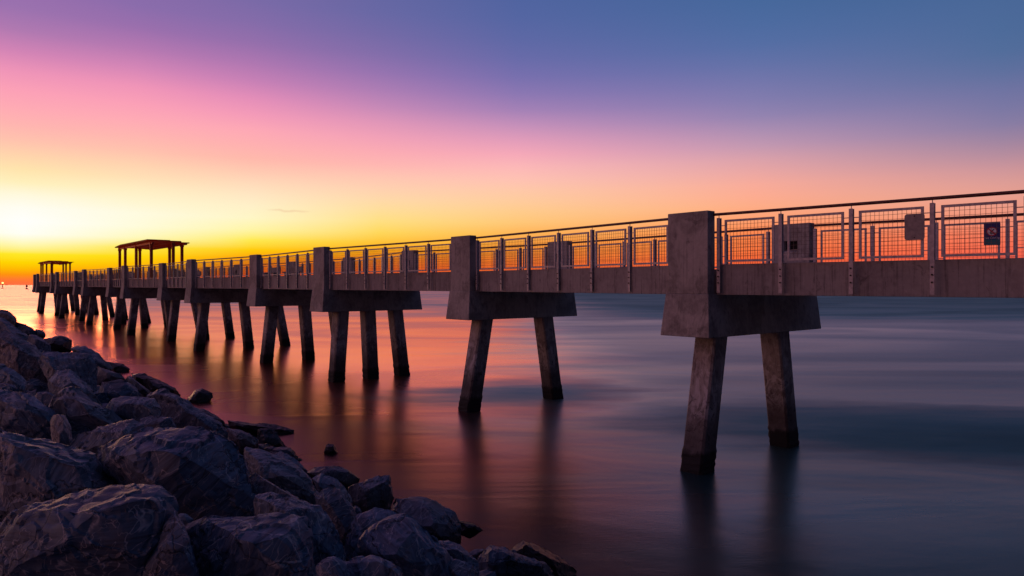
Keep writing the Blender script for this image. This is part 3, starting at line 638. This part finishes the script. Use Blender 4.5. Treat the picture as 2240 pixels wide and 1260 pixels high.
RK = [  # (outline in the photo, label, depth factor, facet centre as fraction of the outline's box)
 (crop6([(-40,30),(0,38),(40,45),(75,80),(80,120),(20,130),(-40,120)]), 'small dark rock at the top of the left bank, on the frame edge', 1, (.4,.3)),
 (crop6([(70,92),(120,105),(172,138),(170,165),(110,170),(75,140)]), 'small dark rock second down the far left skyline of the bank', 1, (.5,.3)),
 (crop6([(165,125),(195,130),(212,155),(195,170),(165,160)]), 'little rounded dark rock peeping over the bank skyline', 1, (.5,.3)),
 (crop6([(-40,66),(0,72),(45,92),(120,150),(165,192),(150,230),(40,230),(-40,190)]), 'long sloping grey boulder just above the striped boulder at left', 1, (.4,.3)),
 (crop6([(-40,135),(30,138),(95,165),(150,200),(190,245),(213,310),(218,400),(190,418),(110,400),(-40,330)]), 'striped, rounded brown-grey boulder on the left edge', 1, (.45,.4)),
 (crop6([(112,150),(170,150),(232,198),(232,225),(190,240),(130,200)]), 'blue-grey rock between the sloping boulder and the squared block', 1, (.5,.3)),
 (crop6([(188,165),(238,153),(300,155),(326,172),(325,225),(300,242),(225,240)]), 'squared blue-grey block on the far bank skyline', 1, (.7,.4)),
 (crop6([(160,222),(235,232),(350,240),(412,245),(440,300),(437,400),(340,420),(220,350),(185,280)]), 'large pale flat-topped block right of the striped boulder', 1, (.4,.35)),
 (crop6([(325,198),(400,208),(452,235),(490,275),(522,322),(490,360),(430,330),(360,260)]), 'dark rounded rock behind the pale flat-topped block', 1, (.5,.3)),
 (crop6([(493,277),(560,284),(592,310),(588,335),(540,340),(500,310)]), 'flat black rock on the waterline left of the squat dark one', 1, (.5,.3)),
 (crop6([(582,325),(665,329),(735,362),(745,392),(660,395),(600,360)]), 'squat near-black rock at the waterline', 1, (.5,.3)),
 (crop6([(436,292),(500,310),(550,328),(575,355),(530,385),(450,385),(432,340)]), 'small dark blue wedge right of the pale flat-topped block', 1, (.5,.3)),
 (crop6([(215,350),(245,325),(320,318),(350,335),(420,400),(472,470),(450,490),(330,450),(225,420)]), 'dark leaning slab under the pale flat-topped block', 1, (.35,.35)),
 (crop6([(225,455),(270,410),(325,384),(362,396),(420,450),(500,490),(578,545),(540,600),(400,620),(290,590),(240,520)]), 'reddish-brown pyramid boulder with a pale crest', 1, (.35,.3)),
 (crop6([(-40,285),(20,292),(65,312),(118,358),(130,418),(90,440),(-40,430)]), 'reddish rounded boulder on the left edge under the striped one', 1, (.5,.4)),
 (crop6([(-40,372),(50,373),(88,410),(80,440),(-40,440)]), 'small pale grey rock wedged at the left edge', 1, (.5,.3)),
 (crop6([(-60,405),(60,408),(150,428),(252,500),(305,560),(260,610),(110,610),(-60,600)]), 'blue-grey boulder flecked with pale spots at the left edge', 1, (.5,.4)),
 (crop6([(152,425),(215,413),(258,430),(255,470),(200,480),(155,450)]), 'small purplish rock between the spotted boulder and the reddish pyramid', 1, (.5,.3)),
 (crop6([(436,395),(470,370),(570,358),(620,390),(652,430),(640,460),(540,480),(450,450)]), 'pale grey rock with a ridge above the long dark boulder', 1, (.6,.35)),
 (crop6([(575,350),(600,340),(655,388),(690,412),(690,440),(640,440),(600,400)]), 'thin dark wedge right of the pale ridged rock', 1, (.5,.3)),
 (crop6([(472,485),(500,455),(560,438),(640,433),(700,440),(740,490),(720,560),(600,580),(520,545)]), 'left half of a long dark blue boulder pair in mid bank', 1, (.5,.3)),
 (crop6([(675,418),(760,405),(832,430),(880,480),(960,525),(1040,590),(1040,640),(860,640),(720,560),(690,470)]), 'long purple-grey boulder sloping down to the waterline', 1, (.4,.35)),
 (crop6([(660,345),(735,360),(800,395),(830,425),(820,450),(740,430),(670,405)]), 'black wet rock at the waterline above the long purple-grey boulder', 1, (.5,.3)),
 (crop6([(843,452),(912,388),(972,420),(974,440),(936,490),(890,485)]), 'upturned square black block standing alone at the waterline', 1, (.55,.4)),
 (crop6([(880,480),(960,500),(1025,545),(1035,580),(980,570)]), 'narrow dark rock below the upturned square block', 1, (.5,.3)),
 (crop6([(1020,540),(1100,548),(1250,563),(1338,590),(1342,614),(1280,622),(1190,600),(1050,580)]), 'long flat black slab reaching out into the water', 1, (.5,.3)),
 (crop6([(1182,585),(1270,588),(1302,640),(1310,670),(1240,690),(1185,665)]), 'small brown block under the long flat black slab', 1, (.4,.4)),
 (crop6([(1038,580),(1110,590),(1180,630),(1190,670),(1120,690),(1060,640)]), 'brown-streaked rock tucked left of the small brown block', 1, (.4,.3)),
 (crop6([(1210,678),(1250,666),(1325,670),(1357,702),(1330,730),(1240,715)]), 'dark wet rock capping a pale one at the waterline', 1, (.5,.3)),
 (crop6([(1225,705),(1290,682),(1345,712),(1405,775),(1390,810),(1300,770)]), 'pale brown rock under the dark wet cap, by the water', 1, (.5,.3)),
 (crop6([(235,548),(255,515),(272,505),(300,520),(328,590),(328,690),(300,715),(242,700)]), 'small upright pointed rock beside the grey hump', 1, (.5,.4)),
 (crop6([(305,615),(420,600),(560,560),(602,545),(660,570),(700,600),(600,680),(440,740),(350,710)]), 'grey hump-backed rock behind the big main boulder', 1, (.5,.3)),
 (crop6([(625,552),(690,520),(780,530),(806,570),(800,600),(710,610)]), 'small finely striped rock on top of the hump-backed one', 1, (.6,.35)),
 (crop6([(405,700),(470,640),(580,610),(700,596),(860,590),(1000,605),(1075,645),(1112,700),(1142,850),(1138,990),(1090,1020),(860,990),(560,850),(470,760)]), 'biggest smooth dark blue boulder in the centre of the bank', .97, (.42,.3)),
 (crop6([(-80,560),(0,577),(60,605),(150,655),(280,702),(420,708),(500,780),(560,850),(480,1000),(300,1060),(-80,1000)]), 'large black veined foreground boulder, upper one at the left edge', 1.02, (.5,.25)),
 (crop6([(-80,980),(150,950),(400,900),(520,850),(640,842),(720,850),(775,890),(806,965),(790,1080),(700,1200),(620,1330),(-80,1330)]), 'large black veined foreground boulder in the bottom left corner', .96, (.6,.3)),
 (crop6([(828,1012),(850,1000),(1000,990),(1370,985),(1392,1002),(1440,1160),(1500,1330),(880,1330),(835,1100)]), 'foreground slab with a pink-lit flat top and dark front face', .97, (.55,.2)),
 (crop6([(600,1330),(640,1190),(700,1080),(800,963),(872,1070),(905,1150),(930,1330)]), 'pointed veined rock left of the flat-topped slab, at the bottom edge', .93, (.55,.3)),
 (crop6([(1125,672),(1220,690),(1340,740),(1440,828),(1475,900),(1470,945),(1380,905),(1250,830),(1160,790)]), 'long tilted blue slab right of the biggest boulder', 1.02, (.5,.35)),
 (crop6([(1135,760),(1200,800),(1340,880),(1410,925),(1380,960),(1200,960),(1135,900)]), 'shadowed dark rock beneath the long tilted blue slab', 1, (.5,.3)),
 ([(540,1090),(600,1080),(663,1094),(697,1107),(704,1130),(742,1168),(757,1212),(740,1240),(690,1235),(640,1190),(580,1150)], 'pale grey angular rock right of the flat-topped slab', 1, (.45,.25)),
 (crop6([(800,975),(850,972),(890,1000),(880,1030),(820,1020)]), 'tiny brown stone under the biggest boulder', 1.0, (.5,.3)),
 (crop7([(212,545),(280,510),(350,484),(440,510),(558,545),(588,592),(560,640),(460,650),(300,600)]), 'black crested rock at the water left of the black cube', 1, (.5,.3)),
 (crop7([(490,650),(585,590),(720,570),(792,565),(812,600),(826,712),(800,800),(640,830),(540,760)]), 'black cube-shaped rock standing at the waterline', 1, (.5,.4)),
 (crop7([(272,592),(330,558),(430,590),(482,640),(530,720),(540,800),(450,760),(310,660)]), 'dark brown rock between the crested rock and the split boulder', 1, (.4,.35)),
 (crop7([(290,725),(335,665),(400,643),(470,700),(542,790),(574,880),(545,1000),(500,1015),(410,900),(340,800)]), 'tall pale-fronted wedge rock leaning right, near the black cube', 1, (.55,.3)),
 (crop7([(735,800),(800,730),(980,724),(1110,750),(1160,798),(1222,830),(1262,900),(1292,1035),(1220,1060),(1050,960),(860,840)]), 'wide black rock with a pale right edge below the black cube', 1.03, (.55,.3)),
 (crop7([(560,850),(690,800),(790,808),(885,850),(870,950),(700,1080),(560,1130),(490,1150),(485,1050)]), 'pinkish rough rock left of the zebra-striped boulder', 1.03, (.5,.35)),
 (crop7([(590,1130),(600,1010),(735,888),(905,840),(962,870),(1045,960),(1140,1060),(1252,1180),(1260,1330),(880,1330),(700,1200)]), 'zebra-striped blue and white boulder at the bottom', 1, (.35,.25)),
 (crop7([(1245,885),(1320,880),(1400,900),(1445,938),(1400,970),(1280,970)]), 'low reddish pebbly rock awash at the waterline', 1, (.5,.3)),
 (crop7([(1120,1010),(1190,1015),(1280,1042),(1400,1155),(1400,1240),(1300,1240),(1180,1120)]), 'brown smooth rock right of the zebra-striped boulder', 1.02, (.4,.35)),
 (crop7([(1380,1330),(1410,1130),(1450,1070),(1490,1043),(1562,1082),(1612,1110),(1752,1120),(1802,1180),(1902,1200),(1935,1330)]), 'blue-white angular rock at the bottom right end of the bank', 1, (.35,.25)),
 (crop7([(1605,1095),(1660,1050),(1722,1010),(1832,1050),(1962,1120),(2092,1212),(2100,1330),(1900,1330),(1740,1180)]), 'last black rock at the bottom right end of the bank', 1.04, (.4,.3)),
 (crop7([(295,1195),(330,1155),(372,1134),(432,1134),(492,1172),(530,1330),(285,1330)]), 'small rounded brown cobble at the bottom edge', .97, (.5,.3)),
 (crop7([(488,1175),(560,1140),(680,1118),(802,1160),(862,1210),(910,1330),(515,1330)]), 'pale layered rock at the bottom edge right of the brown cobble', .99, (.5,.3)),
 (crop7([(338,410),(345,365),(372,350),(410,354),(442,402),(430,425),(360,425)]), 'small round dark rock alone in the water', 1, (.5,.4)),
 (crop7([(1330,1110),(1380,1080),(1450,1070),(1450,1120),(1400,1180),(1350,1160)]), 'dark wet rock left of the blue-white angular rock', 1.05, (.5,.3)),
 (crop7([(538,790),(560,775),(590,785),(602,820),(575,850),(545,830)]), 'small dark stone right of the tall pale-fronted wedge', 1, (.5,.3)),
 (crop7([(-20,375),(60,368),(110,380),(145,405),(152,450),(60,460),(-20,430)]), 'dark rounded rock where the bank meets the orange water', 1, (.5,.3)),
 (crop7([(1150,1180),(1250,1150),(1380,1180),(1420,1330),(1240,1330)]), 'dark rock in the gap between the zebra-striped and blue-white rocks', 1.0, (.5,.3)),
 (crop6([(640,1010),(830,1000),(850,1100),(760,1200),(660,1120)]), 'shadowed rock behind the pointed veined rock', 1.06, (.5,.3)),
]
def rock_depth(cx, cy):
    kx = (cx - 1120) / F_PX; kz = -(cy - HOR) / F_PX; kd = V.x * kx + V.y
    Y = 3.0
    while Y < 46:
        if kz * Y <= bank_z(kd * Y): break
        if kz * Y <= -4.55: break
        Y += .1
    return Y
def cut(bm, co, no):
    g = bm.verts[:] + bm.edges[:] + bm.faces[:]
    r = bmesh.ops.bisect_plane(bm, geom=g, plane_co=co, plane_no=no, clear_outer=True)
    ed = [e for e in r['geom_cut'] if isinstance(e, bmesh.types.BMEdge) and e.is_valid]
    if ed: bmesh.ops.edgeloop_fill(bm, edges=ed)
def break_stone(bm, rnd, size, target, amp, ncut):
    """quarried stone: planes struck off a hull, arrises chipped, faces roughened"""
    bmesh.ops.recalc_face_normals(bm, faces=bm.faces)
    for _ in range(ncut):
        nv = Vector((rnd.gauss(0, .9), rnd.gauss(-.7, .8), rnd.gauss(.35, .8))).normalized()
        mx = max(v.co.dot(nv) for v in bm.verts)
        cut(bm, nv * mx * rnd.uniform(.76, .94), nv)
    bmesh.ops.dissolve_limit(bm, angle_limit=R(9), verts=bm.verts, edges=bm.edges)
    bmesh.ops.bevel(bm, geom=bm.edges[:], offset=size * .012, segments=1, affect='EDGES', profile=.5, clamp_overlap=True)
    bmesh.ops.triangulate(bm, faces=bm.faces)
    for _ in range(7):
        lo = [e for e in bm.edges if e.calc_length() > target * 1.6]
        if not lo or len(bm.verts) > 9000: break
        bmesh.ops.subdivide_edges(bm, edges=lo, cuts=1)
        bmesh.ops.triangulate(bm, faces=bm.faces)
    bm.normal_update()
    off = Vector((rnd.uniform(0, 50), rnd.uniform(0, 50), rnd.uniform(0, 50)))
    ax = Vector((rnd.uniform(-.6, .6), rnd.uniform(-.6, .6), 1)).normalized(); k = 2.4 / size; sd = rnd.random() * 9
    mv = []
    for v in bm.verts:
        q = v.co * k + off
        a = noise.fractal(q, .9, 2.1, 4)
        t = v.co.dot(ax) / size * 6 + a * .9 + sd; st = t % 1           # bedding ledges: ramp then a sharp step
        cell = noise.cell(q * .8 + Vector((a, -a, a)) * .35)
        ck = max(0, .05 - abs(noise.noise(q * 1.1 + Vector((9, 3, 1))))) * 20
        mv.append(v.normal * ((a * .40 + (st - .5) * .55 + (cell - .5) * .75 - ck * .5 - abs(noise.noise(q * 5)) * .35) * amp * size))
    for v, m in zip(bm.verts, mv): v.co += m
def finish_rock(bm, name='boulder'):
    bm.normal_update(); me = bpy.data.meshes.new(name); bm.to_mesh(me); bm.free()
    me.materials.append(M_rock); me.polygons.foreach_set('use_smooth', [True] * len(me.polygons))
    me.set_sharp_from_angle(angle=R(24)); return me
def make_rock(i, poly, label, fac, fc):
    xs = [p[0] for p in poly]; ys = [p[1] for p in poly]
    mx_, my_ = (min(xs) + max(xs)) / 2, (min(ys) + max(ys)) / 2
    poly = [(mx_ + (x - mx_) * 1.09, my_ + (y - my_) * 1.08) for x, y in poly]
    xs = [p[0] for p in poly]; ys = [p[1] for p in poly]
    cx, cy = (min(xs) + max(xs)) / 2, (min(ys) + max(ys)) / 2; H = max(ys) - min(ys)
    Y = rock_depth(cx, min(ys) + H * .6) * fac
    w = (max(xs) - min(xs)) * Y / F_PX; h = H * Y / F_PX
    th = max(.28 * w + .55 * h, .5 * min(w, h)); th = min(th, Y * .35)
    rnd = random.Random(i * 13 + 5)
    def P(x, y, dy): Yd = Y + dy; return Vector(((x - 1120) / F_PX * Yd, Yd, EYE - (y - HOR) / F_PX * Yd))
    pts = []; fx, fy = min(xs) + (max(xs) - min(xs)) * fc[0], min(ys) + H * fc[1]
    for j, (x, y) in enumerate(poly):
        up = (cy - y) / H * 2
        pts.append(P(x, y, th * (.10 + .22 * up)))
        if j % 2 == i % 2: pts.append(P(x + (fx - x) * .40, y + (fy + H * .25 - y) * .40, -th * rnd.uniform(.15, .42)))
        if j % 2: pts.append(P(x + (cx - x) * rnd.uniform(.18, .32), y + (cy - y) * .25 + H * .08, th * rnd.uniform(.75, 1.0)))
    pts.append(P(fx, fy + H * .18, -th * .48)); pts.append(P(cx, max(ys) + H * .35, th * .2))
    c = sum(pts, Vector()) / len(pts)
    bm = bmesh.new()
    for p in pts: bm.verts.new(p - c)
    bmesh.ops.convex_hull(bm, input=bm.verts)
    bmesh.ops.delete(bm, geom=[v for v in bm.verts if not v.link_faces], context='VERTS')
    size = (w * h) ** .5; pxs = max(max(xs) - min(xs), H)
    break_stone(bm, rnd, size, max(w, h) / (16 + min(pxs, 450) * .11), .030, 9)
    o = bpy.data.objects.new('boulder', finish_rock(bm)); COL.objects.link(o); o.location = c
    tag(o, label, 'boulder', 'armour rocks of the shore bank')
for i, (poly, label, fac, fc) in enumerate(RK): make_rock(i, poly, label, fac, fc)

proto_st = []
for i in range(9):
    rnd = random.Random(900 + i); bm = bmesh.new()
    for _ in range(14): bm.verts.new(Vector((rnd.gauss(0, 1), rnd.gauss(0, 1), rnd.gauss(0, 1))).normalized() * Vector((1, .8, .7)).length * .42)
    bmesh.ops.convex_hull(bm, input=bm.verts); bmesh.ops.delete(bm, geom=[v for v in bm.verts if not v.link_faces], context='VERTS')
    break_stone(bm, rnd, 1.0, .09, .05, 5); proto_st.append(finish_rock(bm, 'filler_stone'))
rnd = random.Random(77); rub = bmesh.new()
for i in range(260):
    r = rnd.uniform(-4, 1) + 62 * rnd.random() ** 1.5; dv = rnd.uniform(1.2, 8.7) if i % 3 else rnd.uniform(7.2, 8.6)
    p = V * dv + U * r
    me = rnd.choice(proto_st); sz = rnd.uniform(.45, .85) * (1 if dv < 7 else .75)
    M = Matrix.Translation((p.x, p.y, EYE + bank_z(dv) - .30 - .12 * sz)) @ Matrix.Rotation(rnd.uniform(0, 6), 4, 'X') @ Matrix.Rotation(rnd.uniform(0, 6), 4, 'Z') @ Matrix.Diagonal((sz, sz * rnd.uniform(.7, 1), sz * rnd.uniform(.6, .9), 1))
    if p.y < 5.0 or p.x * F_PX / p.y < -1180: continue
    n0 = len(rub.verts); rub.from_mesh(me); rub.verts.ensure_lookup_table()
    bmesh.ops.transform(rub, matrix=M, verts=rub.verts[n0:])
ro = bpy.data.objects.new('rubble', finish_rock(rub, 'rubble')); COL.objects.link(ro)
for me in proto_st: bpy.data.meshes.remove(me)
tag(ro, 'small dark stone rubble packed into the gaps between the shore boulders', 'rubble', kind='stuff')

# the rubble bank under the boulders: one rough slope running with the shore
def bank():
    nu, nd = 150, 34; vs, fs = [], []
    for i in range(nu):
        r = -14 + i * .6
        for j in range(nd):
            dv = -9 + j * (20.5 / (nd - 1))
            p = V * dv + U * r
            z = bank_z(dv) - .42
            q = Vector((p.x * .9, p.y * .9, 0)); c = noise.cell(q * 1.1)
            z += (noise.fractal(q, .8, 2.1, 4)) * .22 + (c - .5) * .25
            if dv > 7: z -= .25
            vs.append((p.x, p.y, z + EYE))
    for i in range(nu - 1):
        for j in range(nd - 1):
            a = i * nd + j; fs.append((a, a + 1, a + nd + 1, a + nd))
    m = MB(); m.add(vs, fs); fix = m.build('shore_bank', M_rock)
    bm = bmesh.new(); bm.from_mesh(fix.data); bmesh.ops.recalc_face_normals(bm, faces=bm.faces); bm.to_mesh(fix.data); bm.free()
    if fix.data.polygons[0].normal.z < 0: fix.data.flip_normals()
    tag(fix, kind='structure')
bank()
